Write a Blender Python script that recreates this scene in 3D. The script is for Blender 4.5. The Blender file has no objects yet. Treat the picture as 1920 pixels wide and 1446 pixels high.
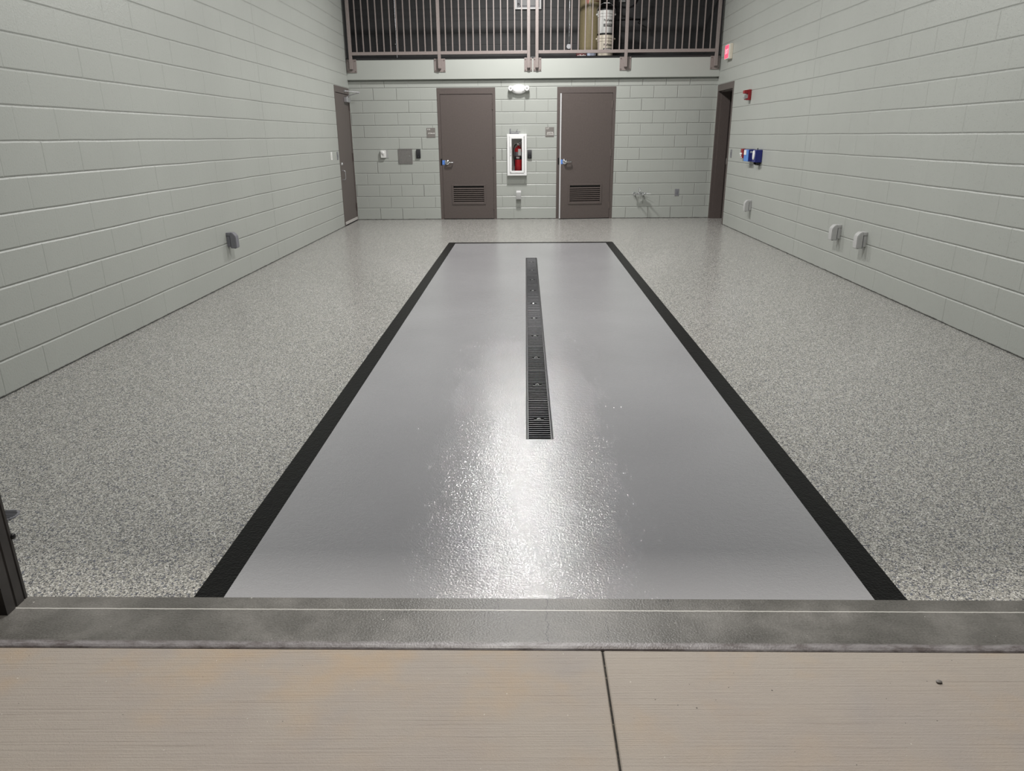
import bpy, bmesh, math, random
from mathutils import Vector, Matrix
random.seed(7)
C = bpy.context.scene.collection
W = 6.3725                      # room width (left wall X=0, right wall X=W, back wall Y=0)
YF = -11.51                     # front edge of the coated floor
MD = 1.34                       # depth of the mezzanine
BW, BH = .4064, .2032           # block size

# ------------------------------------------------------------------ materials
class NT:
    def __init__(s, name):
        s.m = bpy.data.materials.new(name); s.m.use_nodes = True
        s.t = s.m.node_tree; s.n = s.t.nodes; s.l = s.t.links
        s.b = s.n['Principled BSDF']; s.geo = None
    def add(s, typ, **kw):
        n = s.n.new(typ)
        for k, v in kw.items(): setattr(n, k, v)
        return n
    def put(s, sock, v):
        if isinstance(v, bpy.types.NodeSocket): s.l.new(v, sock)
        else: sock.default_value = v
    def math(s, op, a, b=None, c=None, clamp=False):
        n = s.add('ShaderNodeMath', operation=op, use_clamp=clamp)
        s.put(n.inputs[0], a)
        if b is not None: s.put(n.inputs[1], b)
        if c is not None: s.put(n.inputs[2], c)
        return n.outputs[0]
    def pos(s):
        if not s.geo:
            g = s.add('ShaderNodeNewGeometry'); x = s.add('ShaderNodeSeparateXYZ')
            s.l.new(g.outputs['Position'], x.inputs[0]); s.geo = (g.outputs['Position'], x.outputs)
        return s.geo
    def comb(s, x, y, z):
        n = s.add('ShaderNodeCombineXYZ')
        for i, v in enumerate((x, y, z)): s.put(n.inputs[i], v)
        return n.outputs[0]
    def noise(s, vec, scale, detail=2, rough=.5):
        n = s.add('ShaderNodeTexNoise'); s.put(n.inputs['Vector'], vec)
        n.inputs['Scale'].default_value = scale; n.inputs['Detail'].default_value = detail
        n.inputs['Roughness'].default_value = rough
        return n.outputs['Fac']
    def ramp(s, fac, stops, interp='LINEAR'):
        n = s.add('ShaderNodeValToRGB'); s.put(n.inputs[0], fac); cr = n.color_ramp; cr.interpolation = interp
        while len(cr.elements) < len(stops): cr.elements.new(.5)
        for e, (p, c) in zip(cr.elements, stops):
            e.position = p; e.color = (c[0], c[1], c[2], 1) if not isinstance(c, (int, float)) else (c, c, c, 1)
        return n.outputs[0]
    def maprange(s, v, a, b, c, d, smooth=False):
        n = s.add('ShaderNodeMapRange', interpolation_type='SMOOTHSTEP' if smooth else 'LINEAR')
        for i, q in enumerate((v, a, b, c, d)): s.put(n.inputs[i], q)
        return n.outputs[0]
    def mix(s, f, a, b, mode='MIX'):
        n = s.add('ShaderNodeMix', data_type='RGBA', blend_type=mode)
        s.put(n.inputs[0], f)
        for sock, v in ((n.inputs[6], a), (n.inputs[7], b)):
            s.put(sock, v if isinstance(v, bpy.types.NodeSocket) else (v[0], v[1], v[2], 1))
        return n.outputs[2]
    def bump(s, h, dist, strength=1, normal=None):
        n = s.add('ShaderNodeBump'); s.put(n.inputs['Height'], h)
        n.inputs['Distance'].default_value = dist; n.inputs['Strength'].default_value = strength
        if normal: s.l.new(normal, n.inputs['Normal'])
        return n.outputs[0]
    def set(s, **kw):
        for k, v in kw.items():
            i = s.b.inputs[k.replace('_', ' ')]
            if isinstance(v, bpy.types.NodeSocket): s.l.new(v, i)
            elif isinstance(v, (tuple, list)): i.default_value = (*v[:3], 1)
            else: i.default_value = v
        return s

def paint(name, col, rough=.45, metal=0, grain=.06, scale=40, bump=0, spec=.5):
    n = NT(name); p = n.pos()[0]
    f = n.noise(p, scale, 3)
    lo = tuple(c*(1-grain) for c in col); hi = tuple(min(1, c*(1+grain)) for c in col)
    n.set(Base_Color=n.ramp(f, [(.3, lo), (.7, hi)]), Roughness=rough, Metallic=metal)
    n.b.inputs['Specular IOR Level'].default_value = spec
    if bump: n.set(Normal=n.bump(n.noise(p, 300, 2), bump))
    return n.m

def emit(name, col, strength):
    n = NT(name); n.set(Base_Color=col, Emission_Color=col, Emission_Strength=strength, Roughness=.4); return n.m

def block_mat(name, col, axis, phase, control=None, jbump=1.0, rough=.36, vstr=.5, pore=.0016):
    n = NT(name); p, x = n.pos()
    wob = n.math('MULTIPLY', n.math('SUBTRACT', n.noise(p, 1.7, 1), .5), .009)
    z = n.math('ADD', x[2], wob); u = x[0] if axis == 'x' else x[1]
    u = n.math('ADD', u, n.math('MULTIPLY', n.math('SUBTRACT', n.noise(p, 2.3, 1), .5), .014))
    # horizontal joints
    zz = n.math('DIVIDE', z, BH); fr = n.math('SUBTRACT', n.math('FRACT', n.math('ADD', zz, .5)), .5)
    dh = n.math('MULTIPLY', n.math('ABSOLUTE', fr), BH)
    hh = n.maprange(dh, .000, .0100, 0, 1, False)
    # head joints, half bond
    row = n.math('FLOOR', zz)
    half = n.math('MULTIPLY', n.math('FLOORED_MODULO', row, 2), .5)
    uu = n.math('ADD', n.math('DIVIDE', n.math('SUBTRACT', u, phase), BW), half)
    fu = n.math('SUBTRACT', n.math('FRACT', n.math('ADD', uu, .5)), .5)
    du = n.math('MULTIPLY', n.math('ABSOLUTE', fu), BW)
    hv = n.maprange(du, .0, .0080, 0, 1, False)
    cell = n.comb(n.math('FLOOR', uu), row, n.math('FLOOR', n.math('ADD', uu, .5)))
    wn = n.add('ShaderNodeTexWhiteNoise', noise_dimensions='2D')
    n.l.new(n.comb(n.math('FLOOR', n.math('ADD', uu, .5)), row, 0), wn.inputs['Vector'])
    vis = n.maprange(wn.outputs['Value'], 0, 1, .05*vstr, 1.6*vstr)
    hv = n.math('SUBTRACT', 1, n.math('MULTIPLY', n.math('SUBTRACT', 1, hv), vis))
    h = n.math('MINIMUM', hh, hv)
    if control is not None:
        dc = n.math('ABSOLUTE', n.math('SUBTRACT', x[0] if axis == 'x' else x[1], control))
        hc = n.maprange(dc, .0025, .0065, 0, 1, True)
        h = n.math('MINIMUM', h, hc)
    wb = n.add('ShaderNodeTexWhiteNoise', noise_dimensions='2D')
    n.l.new(n.comb(n.math('FLOOR', uu), row, 0), wb.inputs['Vector'])
    h = n.math('ADD', h, n.math('MULTIPLY', wb.outputs['Value'], .16))
    nb = n.bump(h, .0072*jbump)
    pores = n.noise(p, 70, 5, .62)
    pit = n.maprange(n.noise(p, 130, 1), .24, .30, 0, 1, True)
    nb = n.bump(n.math('ADD', pores, n.math('MULTIPLY', pit, .8)), pore, 1, nb)
    tone = n.noise(p, .9, 3)
    c = n.ramp(tone, [(.25, tuple(v*.955 for v in col)), (.75, tuple(v*1.035 for v in col))])
    c = n.mix(n.math('MULTIPLY', n.math('SUBTRACT', 1, pit), .25), c, (.08, .08, .08))
    jd = n.maprange(n.math('MINIMUM', hh, hv), 0, .7, .05, 0)
    c = n.mix(jd, c, tuple(v*.45 for v in col))
    # dirt line and torn coating edge along the floor
    zj = n.math('ADD', x[2], n.math('MULTIPLY', n.math('SUBTRACT', n.noise(p, 9, 4, .7), .5), -.03))
    c = n.mix(n.maprange(zj, .003, .013, .88, 0), c, (.05, .048, .045))
    n.set(Base_Color=c, Roughness=rough, Normal=nb)
    n.b.inputs['Specular IOR Level'].default_value = .45
    return n.m

GREEN = (.385, .400, .374)
M = {}
M['block_back'] = block_mat('painted_block_back', GREEN, 'x', .413, vstr=.75, pore=.0007)
M['block_left'] = block_mat('painted_block_left', GREEN, 'y', -9.55, -4.53, jbump=.8, vstr=.36)
M['block_right'] = block_mat('painted_block_right', GREEN, 'y', -6.634, -4.447, jbump=.8, vstr=.36)
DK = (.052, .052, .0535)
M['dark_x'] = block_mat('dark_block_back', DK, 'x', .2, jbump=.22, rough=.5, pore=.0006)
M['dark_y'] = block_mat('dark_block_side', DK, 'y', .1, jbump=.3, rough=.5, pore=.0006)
M['beam'] = paint('beam_paint', (.40, .416, .389), .4, grain=.012, scale=3)
M['brown_shaded'] = paint('shaded_brown_door_paint', (.04, .032, .030), .45)  # brown door paint darkened, shade on the open leaf put into the colour
M['beam_top'] = paint('dark_flange', (.03, .03, .032), .5)
M['brown'] = paint('brown_door_paint', (.098, .079, .073), .42, bump=.0003)
M['brown_lv'] = paint('brown_louver_paint', (.12, .098, .09), .4)
M['rail'] = paint('rail_paint', (.25, .212, .201), .30)
M['white'] = paint('white_enamel', (.8, .8, .8), .3, grain=.02)
M['white_pl'] = paint('white_plastic', (.72, .72, .70), .35, grain=.03)
M['offwhite'] = paint('cream_plastic', (.66, .6, .5), .4, grain=.03)
M['grey_pl'] = paint('grey_plastic', (.34, .34, .335), .4, grain=.03)
M['grey_lt'] = paint('light_grey_plastic', (.44, .44, .435), .35, grain=.03)
M['grey_dk'] = paint('shaded_grey_plastic', (.17, .17, .19), .4, grain=.05)
M['plate_grey'] = paint('grey_cover_plate', (.2, .2, .215), .4)
M['steel'] = paint('brushed_steel', (.33, .315, .30), .38, .85, grain=.08, scale=90)
M['panel'] = paint('painted_steel_panel', (.19, .182, .175), .42, .2)
M['chrome'] = paint('chrome', (.75, .76, .78), .12, 1, grain=.03)
M['satin'] = paint('satin_aluminium', (.55, .55, .57), .35, .8)
M['edge'] = paint('bare_door_edge', (.62, .62, .63), .4)
M['black'] = paint('black_plastic', (.008, .008, .009), .32)
M['blackm'] = paint('black_matte', (.006, .006, .006), .6)
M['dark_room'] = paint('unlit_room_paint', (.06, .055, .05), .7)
M['iron'] = paint('cast_iron', (.030, .030, .034), .40, .3, grain=.35, scale=60)
M['black_steel'] = paint('black_steel', (.012, .012, .013), .5, grain=.3)
M['black_rough'] = paint('black_reader_plastic', (.008, .008, .010), .55)
M['pit'] = paint('trench_bottom', (.012, .012, .012), .7)
M['red'] = paint('red_enamel', (.42, .010, .015), .3)
M['red_dev'] = paint('red_plastic', (.25, .007, .012), .35)
M['tape'] = paint('blue_tape', (.09, .22, .62), .5)
M['blue_dk'] = paint('navy_plastic', (.012, .018, .16), .35)
M['blue_lt'] = paint('light_blue_plastic', (.09, .24, .62), .35)
M['sign'] = paint('taupe_sign_plastic', (.185, .172, .16), .45)
M['signtxt'] = paint('white_lettering', (.75, .73, .7), .5)
M['tan'] = paint('tan_enamel', (.27, .225, .13), .22)
M['text_red'] = paint('red_print', (.36, .02, .02), .5)
M['text_dk'] = paint('dark_red_print', (.13, .03, .025), .5)
M['text_black'] = paint('black_print', (.01, .01, .01), .5)
M['maroon'] = paint('maroon_carton', (.12, .03, .03), .6)
M['paleblue'] = paint('pale_blue_plastic', (.36, .4, .5), .45)
M['jamb'] = paint('dark_jamb_paint', (.036, .032, .031), .42, grain=.2, scale=15)
M['rubber'] = paint('pale_rubber_sweep', (.45, .43, .41), .6)
M['ceiling'] = paint('dark_ceiling', (.10, .10, .10), .8)
M['front'] = paint('front_wall_paint', (.3, .31, .29), .6)
M['exit_red'] = emit('exit_face', (1, .07, .13), 1.15)
M['exit_white'] = emit('exit_letters', (1, .35, .4), 1.3)
M['led'] = emit('lamp_lens', (1, .98, .95), 3)
n = NT('clear_glass'); n.set(Base_Color=(1, 1, 1), Roughness=.03, Transmission_Weight=1.0, IOR=1.1); M['glass'] = n.m

# flake floor
def flake():
    n = NT('flake_floor'); p, x = n.pos()
    v = n.add('ShaderNodeTexVoronoi'); n.l.new(p, v.inputs['Vector']); v.inputs['Scale'].default_value = 270
    s = n.add('ShaderNodeSeparateColor'); n.l.new(v.outputs['Color'], s.inputs[0])
    c = n.ramp(s.outputs[0], [(0, (.042, .043, .052)), (.12, (.11, .113, .125)), (.25, (.225, .221, .20)), (.44, (.335, .324, .293)),
                              (.65, (.45, .438, .402)), (.84, (.60, .587, .555)), (.95, (.80, .79, .77))], 'CONSTANT')
    v2 = n.add('ShaderNodeTexVoronoi'); n.l.new(p, v2.inputs['Vector']); v2.inputs['Scale'].default_value = 150
    s2 = n.add('ShaderNodeSeparateColor'); n.l.new(v2.outputs['Color'], s2.inputs[0])
    c = n.mix(n.math('GREATER_THAN', s2.outputs[1], .87), c, n.ramp(s2.outputs[2], [(0, (.12, .125, .15)), (.5, (.5, .49, .45))], 'CONSTANT'))
    h = n.math('ADD', s.outputs[1], n.math('MULTIPLY', n.noise(p, 120, 2), 1.0))
    n.set(Base_Color=c, Roughness=.19, Normal=n.bump(h, .0006))
    n.b.inputs['Specular IOR Level'].default_value = .65
    return n.m
M['flake'] = flake()
def coat(name, col, rough, b, bscale, spec=.5):
    n = NT(name); p, x = n.pos()
    f = n.noise(p, 1.1, 3)
    lo = tuple(v*.95 for v in col); hi = tuple(v*1.05 for v in col)
    h = n.math('ADD', n.noise(p, bscale, 2, .55), n.math('MULTIPLY', n.noise(p, bscale*.28, 2), .8))
    n.set(Base_Color=n.ramp(f, [(.3, lo), (.7, hi)]), Roughness=rough, Normal=n.bump(h, b))
    n.b.inputs['Specular IOR Level'].default_value = spec
    return n.m
M['grey_coat'] = coat('grey_epoxy', (.32, .32, .331), .05, .0014, 135)
M['black_coat'] = coat('black_epoxy', (.0035, .0035, .0037), .33, .0022, 110, .12)

def sill():
    n = NT('sealed_concrete'); p, x = n.pos()
    f = n.noise(p, 4.2, 5, .6); g = n.noise(p, 160, 3)
    c = n.ramp(f, [(.32, (.066, .062, .054)), (.50, (.112, .106, .095)), (.68, (.20, .19, .175))])
    c = n.mix(.22, c, n.ramp(g, [(.3, (.04, .04, .04)), (.7, (.26, .26, .25))]))
    def crack(x0, y0, y1, w=.0016):
        wob = n.math('MULTIPLY', n.math('SUBTRACT', n.noise(n.comb(3.7*x0, x[1], 0), 26, 4, .65), .5), .05)
        d = n.math('ABSOLUTE', n.math('SUBTRACT', n.math('SUBTRACT', x[0], x0), wob))
        a = n.math('LESS_THAN', d, w)
        b = n.math('MULTIPLY', n.math('GREATER_THAN', x[1], y0), n.math('LESS_THAN', x[1], y1))
        return n.math('MULTIPLY', a, b)
    for q in ((2.975, -11.567, -11.4), (3.133, -11.73, -11.4), (3.525, -11.543, -11.4), (3.313, -11.73, -11.60, .0009), (2.90, -11.705, -11.665, .0009)):
        c = n.mix(n.math('MULTIPLY', crack(*q), .8), c, (.03, .03, .03))
    # pale caulk line
    d = n.math('ABSOLUTE', n.math('SUBTRACT', n.math('ADD', x[1], n.math('MULTIPLY', n.noise(p, 30, 3), .004)), -11.5695))
    c = n.mix(n.math('LESS_THAN', d, .0024), c, (.5, .49, .46))
    spk = n.math('GREATER_THAN', n.noise(p, 75, 0), .88)
    c = n.mix(n.math('MULTIPLY', spk, .7), c, (.55, .54, .5))
    # bare rounded nose
    nose = n.maprange(n.math('ADD', x[1], n.math('MULTIPLY', n.noise(p, 12, 4), .012)), -11.724, -11.716, 1, 0)
    cn = n.ramp(n.noise(n.comb(n.math('MULTIPLY', x[0], .35), x[1], x[2]), 30, 4, .7), [(.35, (.13, .112, .11)), (.52, (.25, .235, .24)), (.75, (.36, .345, .35))])
    c = n.mix(nose, c, cn)
    n.set(Base_Color=c, Roughness=n.ramp(f, [(.3, .33), (.7, .46)]), Normal=n.bump(g, .0012))
    return n.m
M['sill'] = sill()
def broom():
    n = NT('broomed_concrete'); p, x = n.pos()
    sl = n.math('ADD', x[1], n.math('MULTIPLY', x[0], -.012))
    v = n.comb(n.math('MULTIPLY', x[0], .9), n.math('MULTIPLY', sl, 75), 0)
    a = n.noise(v, 2.2, 5, .65)
    v2 = n.comb(n.math('MULTIPLY', x[0], .5), n.math('MULTIPLY', sl, 22), 3)
    b = n.noise(v2, 2.0, 4, .7)
    base = n.ramp(n.noise(p, 1.6, 4, .6), [(.3, (.335, .295, .265)), (.55, (.365, .325, .285)), (.75, (.385, .345, .30))])
    # rust coloured stains, strongest close to the sill
    st = n.maprange(n.noise(n.comb(n.math('MULTIPLY', x[0], .8), x[1], 9), 3.4, 4, .6), .47, .72, 0, 1, True)
    near = n.maprange(x[1], -12.15, -11.78, .22, .62)
    c = n.mix(n.math('MULTIPLY', st, near), base, (.43, .315, .20))
    bl = n.maprange(n.noise(p, 2.1, 3), .55, .75, 0, .45, True)
    c = n.mix(bl, c, (.30, .285, .285))
    line = n.maprange(a, .30, .42, .30, 0, True)
    c = n.mix(line, c, (.15, .12, .095))
    c = n.mix(n.maprange(b, .66, .74, 0, .2, True), c, (.5, .46, .4))
    c = n.mix(n.maprange(b, .24, .31, .35, 0, True), c, (.14, .115, .09))
    sp = n.noise(p, 105, 0)
    c = n.mix(n.math('MULTIPLY', n.math('GREATER_THAN', sp, .875), .8), c, (.62, .6, .55))
    c = n.mix(n.math('MULTIPLY', n.math('LESS_THAN', sp, .125), .85), c, (.05, .042, .036))
    h = n.math('ADD', a, n.math('MULTIPLY', n.noise(p, 220, 2), .35))
    n.set(Base_Color=c, Roughness=.75, Normal=n.bump(h, .0028))
    return n.m
M['broom'] = broom()
n = NT('joint_filler'); n.set(Base_Color=n.ramp(n.noise(n.pos()[0], 90, 3), [(.35, (.012, .01, .008)), (.6, (.03, .026, .02)), (.75, (.22, .19, .15))]), Roughness=.9); M['joint'] = n.m

# ------------------------------------------------------------------ mesh helpers
def new(): return bmesh.new()
def box(bm, x0, y0, z0, x1, y1, z1, bev=0, seg=2):
    r = bmesh.ops.create_cube(bm, size=1.0)
    vs = r['verts']
    bmesh.ops.scale(bm, vec=(abs(x1-x0), abs(y1-y0), abs(z1-z0)), verts=vs)
    bmesh.ops.translate(bm, vec=((x0+x1)/2, (y0+y1)/2, (z0+z1)/2), verts=vs)
    if bev:
        es = {e for v in vs for e in v.link_edges}
        bmesh.ops.bevel(bm, geom=list(es), offset=bev, segments=seg, affect='EDGES', profile=.5)
    return bm
def cyl(bm, a, b, r, r2=None, n=20, caps=True):
    a, b = Vector(a), Vector(b); d = b-a
    rot = d.to_track_quat('Z', 'Y').to_matrix().to_4x4()
    bmesh.ops.create_cone(bm, cap_ends=caps, segments=n, radius1=r, radius2=r if r2 is None else r2, depth=d.length,
                          matrix=Matrix.Translation((a+b)/2) @ rot)
    return bm
def sph(bm, c, r, n=16, scale=(1, 1, 1)):
    bmesh.ops.create_uvsphere(bm, u_segments=n, v_segments=n//2+2, radius=r, matrix=Matrix.Translation(c) @ Matrix.Diagonal((*scale, 1)))
    return bm
def tube(bm, pts, r, n=10):
    pts = [Vector(p) for p in pts]; rings = []
    for i, p in enumerate(pts):
        t = (pts[min(i+1, len(pts)-1)] - pts[max(i-1, 0)]).normalized()
        q = t.to_track_quat('Z', 'Y')
        rings.append([bm.verts.new(p + q @ Vector((r*math.cos(2*math.pi*k/n), r*math.sin(2*math.pi*k/n), 0))) for k in range(n)])
    for A, B in zip(rings, rings[1:]):
        bestk = min(range(n), key=lambda k: sum((A[j].co-B[(j+k) % n].co).length for j in range(n)))
        for j in range(n): bm.faces.new((A[j], A[(j+1) % n], B[(j+1+bestk) % n], B[(j+bestk) % n]))
    bm.faces.new(rings[0][::-1]); bm.faces.new(rings[-1])
    return bm
def curve(pts, steps=8):
    P = [Vector(p) for p in pts]; P = [P[0]*2-P[1]] + P + [P[-1]*2-P[-2]]; out = []
    for i in range(1, len(P)-2):
        for k in range(steps):
            t = k/steps; a, b, c, d = P[i-1:i+3]
            out.append(.5*((2*b)+(c-a)*t+(2*a-5*b+4*c-d)*t*t+(3*b-a-3*c+d)*t**3))
    out.append(P[-2]); return out
def lathe(bm, prof, c=(0, 0, 0), axis='z', n=32):
    rings = []
    for r, h in prof:
        ring = []
        for k in range(n):
            a = 2*math.pi*k/n; u, v = r*math.cos(a), r*math.sin(a)
            ring.append(bm.verts.new(Vector(c) + Vector({'z': (u, v, h), 'y': (u, h, v), 'x': (h, u, v)}[axis])))
        rings.append(ring)
    for A, B in zip(rings, rings[1:]):
        for k in range(n): bm.faces.new((A[k], A[(k+1) % n], B[(k+1) % n], B[k]))
    bm.faces.new(rings[0][::-1]); bm.faces.new(rings[-1])
    return bm
def prism(bm, poly, lo, hi, axis):
    """polygon extruded along an axis; poly in the other two axes (in x,y,z order)"""
    def P(a, b, t): return {'x': (t, a, b), 'y': (a, t, b), 'z': (a, b, t)}[axis]
    A = [bm.verts.new(P(a, b, lo)) for a, b in poly]; B = [bm.verts.new(P(a, b, hi)) for a, b in poly]
    k = len(poly)
    for i in range(k): bm.faces.new((A[i], A[(i+1) % k], B[(i+1) % k], B[i]))
    bm.faces.new(A[::-1]); bm.faces.new(B)
    return bm
def obj(name, bm, mat, parent=None, smooth=False):
    bmesh.ops.recalc_face_normals(bm, faces=bm.faces)
    me = bpy.data.meshes.new(name); bm.to_mesh(me); bm.free()
    for m in (mat if isinstance(mat, (list, tuple)) else [mat]): me.materials.append(m)
    if smooth:
        for p in me.polygons: p.use_smooth = True
        try: me.set_sharp_from_angle(angle=math.radians(38))
        except Exception: pass
    o = bpy.data.objects.new(name, me); C.objects.link(o)
    if parent:
        o.parent = parent; o.matrix_parent_inverse = Matrix.Identity(4)
    return o
def tag(o, label, cat, group=None):
    o['label'] = label; o['category'] = cat
    if group: o['group'] = group
    return o
def thing(name, label, cat, loc=(0, 0, 0), rz=0, group=None):
    o = bpy.data.objects.new(name, None); o.empty_display_size = .05; C.objects.link(o)
    o.location = loc; o.rotation_euler = (0, 0, rz)
    return tag(o, label, cat, group)
def struct(name, bm, mat): 
    o = obj(name, bm, mat); o['kind'] = 'structure'; return o
def dup(root, loc=None, rz=None, label=None):
    r = root.copy(); C.objects.link(r)
    if loc is not None: r.location = loc
    if rz is not None: r.rotation_euler = (0, 0, rz)
    if label: r['label'] = label
    for ch in [o for o in root.children]:
        c = ch.copy(); C.objects.link(c); c.parent = r
        for g in list(ch.children):
            d = g.copy(); C.objects.link(d); d.parent = c
    return r
def text(s, size, mat, parent, loc, rot, name='lettering', depth=.001, xs=1, bold=0, align='CENTER'):
    cu = bpy.data.curves.new('t', 'FONT'); cu.body = s; cu.size = size; cu.extrude = depth; cu.offset = bold
    cu.align_x = align; cu.align_y = 'CENTER'; cu.resolution_u = 3
    to = bpy.data.objects.new('t', cu); C.objects.link(to); bpy.context.view_layer.update()
    me = bpy.data.meshes.new_from_object(to.evaluated_get(bpy.context.evaluated_depsgraph_get()))
    bpy.data.objects.remove(to); bpy.data.curves.remove(cu)
    me.transform(Matrix.Translation(loc) @ rot.to_4x4() @ Matrix.Diagonal((xs, 1, 1, 1)))
    me.name = name; me.materials.clear(); me.materials.append(mat)
    o = bpy.data.objects.new(name, me); C.objects.link(o); o.parent = parent; return o
FACE_Y = Matrix.Rotation(math.pi/2, 3, 'X')                                   # readable from -Y (back wall)
FACE_X = Matrix.Rotation(-math.pi/2, 3, 'Z') @ Matrix.Rotation(math.pi/2, 3, 'X')   # readable from -X (right wall)

def wall_mesh(axis, plane, back, u0, u1, z0, z1, holes):
    """wall slab with real openings: front face on `plane`, rear face on `back`"""
    bm = new()
    us = sorted({u0, u1, *[h[0] for h in holes], *[h[1] for h in holes]}); zs = sorted({z0, z1, *[h[2] for h in holes], *[h[3] for h in holes]})
    us = [u for u in us if u0 <= u <= u1]; zs = [z for z in zs if z0 <= z <= z1]
    def solid(i, j):
        if i < 0 or j < 0 or i >= len(us)-1 or j >= len(zs)-1: return False
        um, zm = (us[i]+us[i+1])/2, (zs[j]+zs[j+1])/2
        return not any(a < um < b and c < zm < d for a, b, c, d in holes)
    def V(u, t, z): return bm.verts.new((u, t, z) if axis == 'x' else (t, u, z))
    def quad(*p): bm.faces.new([V(*q) for q in p])
    for i in range(len(us)-1):
        for j in range(len(zs)-1):
            if not solid(i, j): continue
            a, b, c, d = us[i], us[i+1], zs[j], zs[j+1]
            for t in (plane, back): quad((a, t, c), (b, t, c), (b, t, d), (a, t, d))
            if not solid(i-1, j): quad((a, plane, c), (a, back, c), (a, back, d), (a, plane, d))
            if not solid(i+1, j): quad((b, plane, c), (b, back, c), (b, back, d), (b, plane, d))
            if not solid(i, j-1): quad((a, plane, c), (b, plane, c), (b, back, c), (a, back, c))
            if not solid(i, j+1): quad((a, plane, d), (b, plane, d), (b, back, d), (a, back, d))
    bmesh.ops.remove_doubles(bm, verts=bm.verts, dist=1e-5)
    return bm

# ------------------------------------------------------------------ room shell
CEIL = 5.2; FZ0 = 2.712
TX0, TX1, TY0, TY1 = 3.068, 3.206, -10.195, -4.50       # trench opening
def floor_mesh():
    bm = new()
    xs = [0, 1.973, 2.073, TX0, TX1, 4.195, 4.300, W]; ys = [YF, TY0, TY1, -3.195, -3.085, 0]
    for i in range(len(xs)-1):
        for j in range(len(ys)-1):
            a, b, c, d = xs[i], xs[i+1], ys[j], ys[j+1]
            if i == 3 and j == 1: continue
            f = bm.faces.new([bm.verts.new(q) for q in ((a, c, 0), (b, c, 0), (b, d, 0), (a, d, 0))])
            if i in (0, 6) or j == 4: f.material_index = 0
            elif i in (1, 5) or j == 3: f.material_index = 2
            else: f.material_index = 1
    bmesh.ops.remove_doubles(bm, verts=bm.verts, dist=1e-5)
    # thickness: rim down to the ground and trench walls
    g = bmesh.ops.extrude_edge_only(bm, edges=[e for e in bm.edges if len(e.link_faces) == 1])
    bmesh.ops.translate(bm, vec=(0, 0, -.09), verts=[v for v in g['geom'] if isinstance(v, bmesh.types.BMVert)])
    return bm
struct('floor', floor_mesh(), [M['flake'], M['grey_coat'], M['black_coat']])

DL = (-1.056, -.04, -1, 2.232)       # left wall door opening (frame outside)
DR = (-1.066, -.05, -1, 2.232)
D2 = (1.527, 2.543, -1, 2.232); D3 = (3.617, 4.633, -1, 2.232)
inset = lambda h: (h[0]+.002, h[1]-.002, h[2], h[3]-.002)
struct('wall_left', wall_mesh('y', 0, -.2, YF-.09, 0, -.09, CEIL, [inset(DL)]), M['block_left'])
struct('wall_right', wall_mesh('y', W, W+.2, YF-.09, 0, -.09, CEIL, [inset(DR)]), M['block_right'])
struct('wall_back', wall_mesh('x', 0, .2, -.2, W+.2, -.09, 2.342, [inset(D2), inset(D3), (2.757, 3.074, .779, 1.455)]), M['block_back'])
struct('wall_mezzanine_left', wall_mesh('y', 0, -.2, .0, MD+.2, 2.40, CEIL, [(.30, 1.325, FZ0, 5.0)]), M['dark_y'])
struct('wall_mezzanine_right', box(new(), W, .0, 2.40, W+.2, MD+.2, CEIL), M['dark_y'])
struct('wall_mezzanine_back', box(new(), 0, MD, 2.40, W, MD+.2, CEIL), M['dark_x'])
struct('floor_mezzanine', box(new(), 0, .0, 2.60, W, MD, 2.712), M['beam_top'])
struct('ceiling', box(new(), -.2, YF-.09, CEIL, W+.2, MD+.2, CEIL+.1), M['ceiling'])
struct('trim_1', box(new(), 0, -.065, 2.366, W, 0, 2.674, .003), M['beam'])      # smooth painted beam under the railing
struct('trim_2', box(new(), 0, -.058, 2.6745, W, 0, 2.712, .004), M['beam_top'])  # dark steel angle on the beam
struct('trim_6', box(new(), 0, .016, 2.342, W, .2, 2.60), M['beam'])      # set-back filler above the top course
# store rooms behind the doors
def shell(x0, y0, z0, x1, y1, z1, skip):
    bm = new(); box(bm, x0, y0, z0, x1, y1, z1)
    n = Vector(skip)
    bm.normal_update()
    bmesh.ops.delete(bm, geom=[f for f in bm.faces if f.normal.dot(n) > .9], context='FACES'); return bm
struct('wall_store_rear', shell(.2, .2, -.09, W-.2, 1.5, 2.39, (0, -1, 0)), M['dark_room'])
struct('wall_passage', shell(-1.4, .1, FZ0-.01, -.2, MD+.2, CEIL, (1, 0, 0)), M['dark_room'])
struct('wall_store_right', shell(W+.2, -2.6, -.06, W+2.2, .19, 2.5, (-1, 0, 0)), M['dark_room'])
struct('floor_doorway', box(new(), W, -1.064, -.05, W+1.6, -.052, -.0005), M['flake'])
# front wall with the bay opening
OX0, OX1, OZ = 1.39, 4.985, 3.2
struct('wall_front', wall_mesh('x', -11.585, -11.50, -.2, W+.2, -.09, CEIL+.1, [(OX0, OX1, -1, OZ)]), M['front'])
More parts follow.
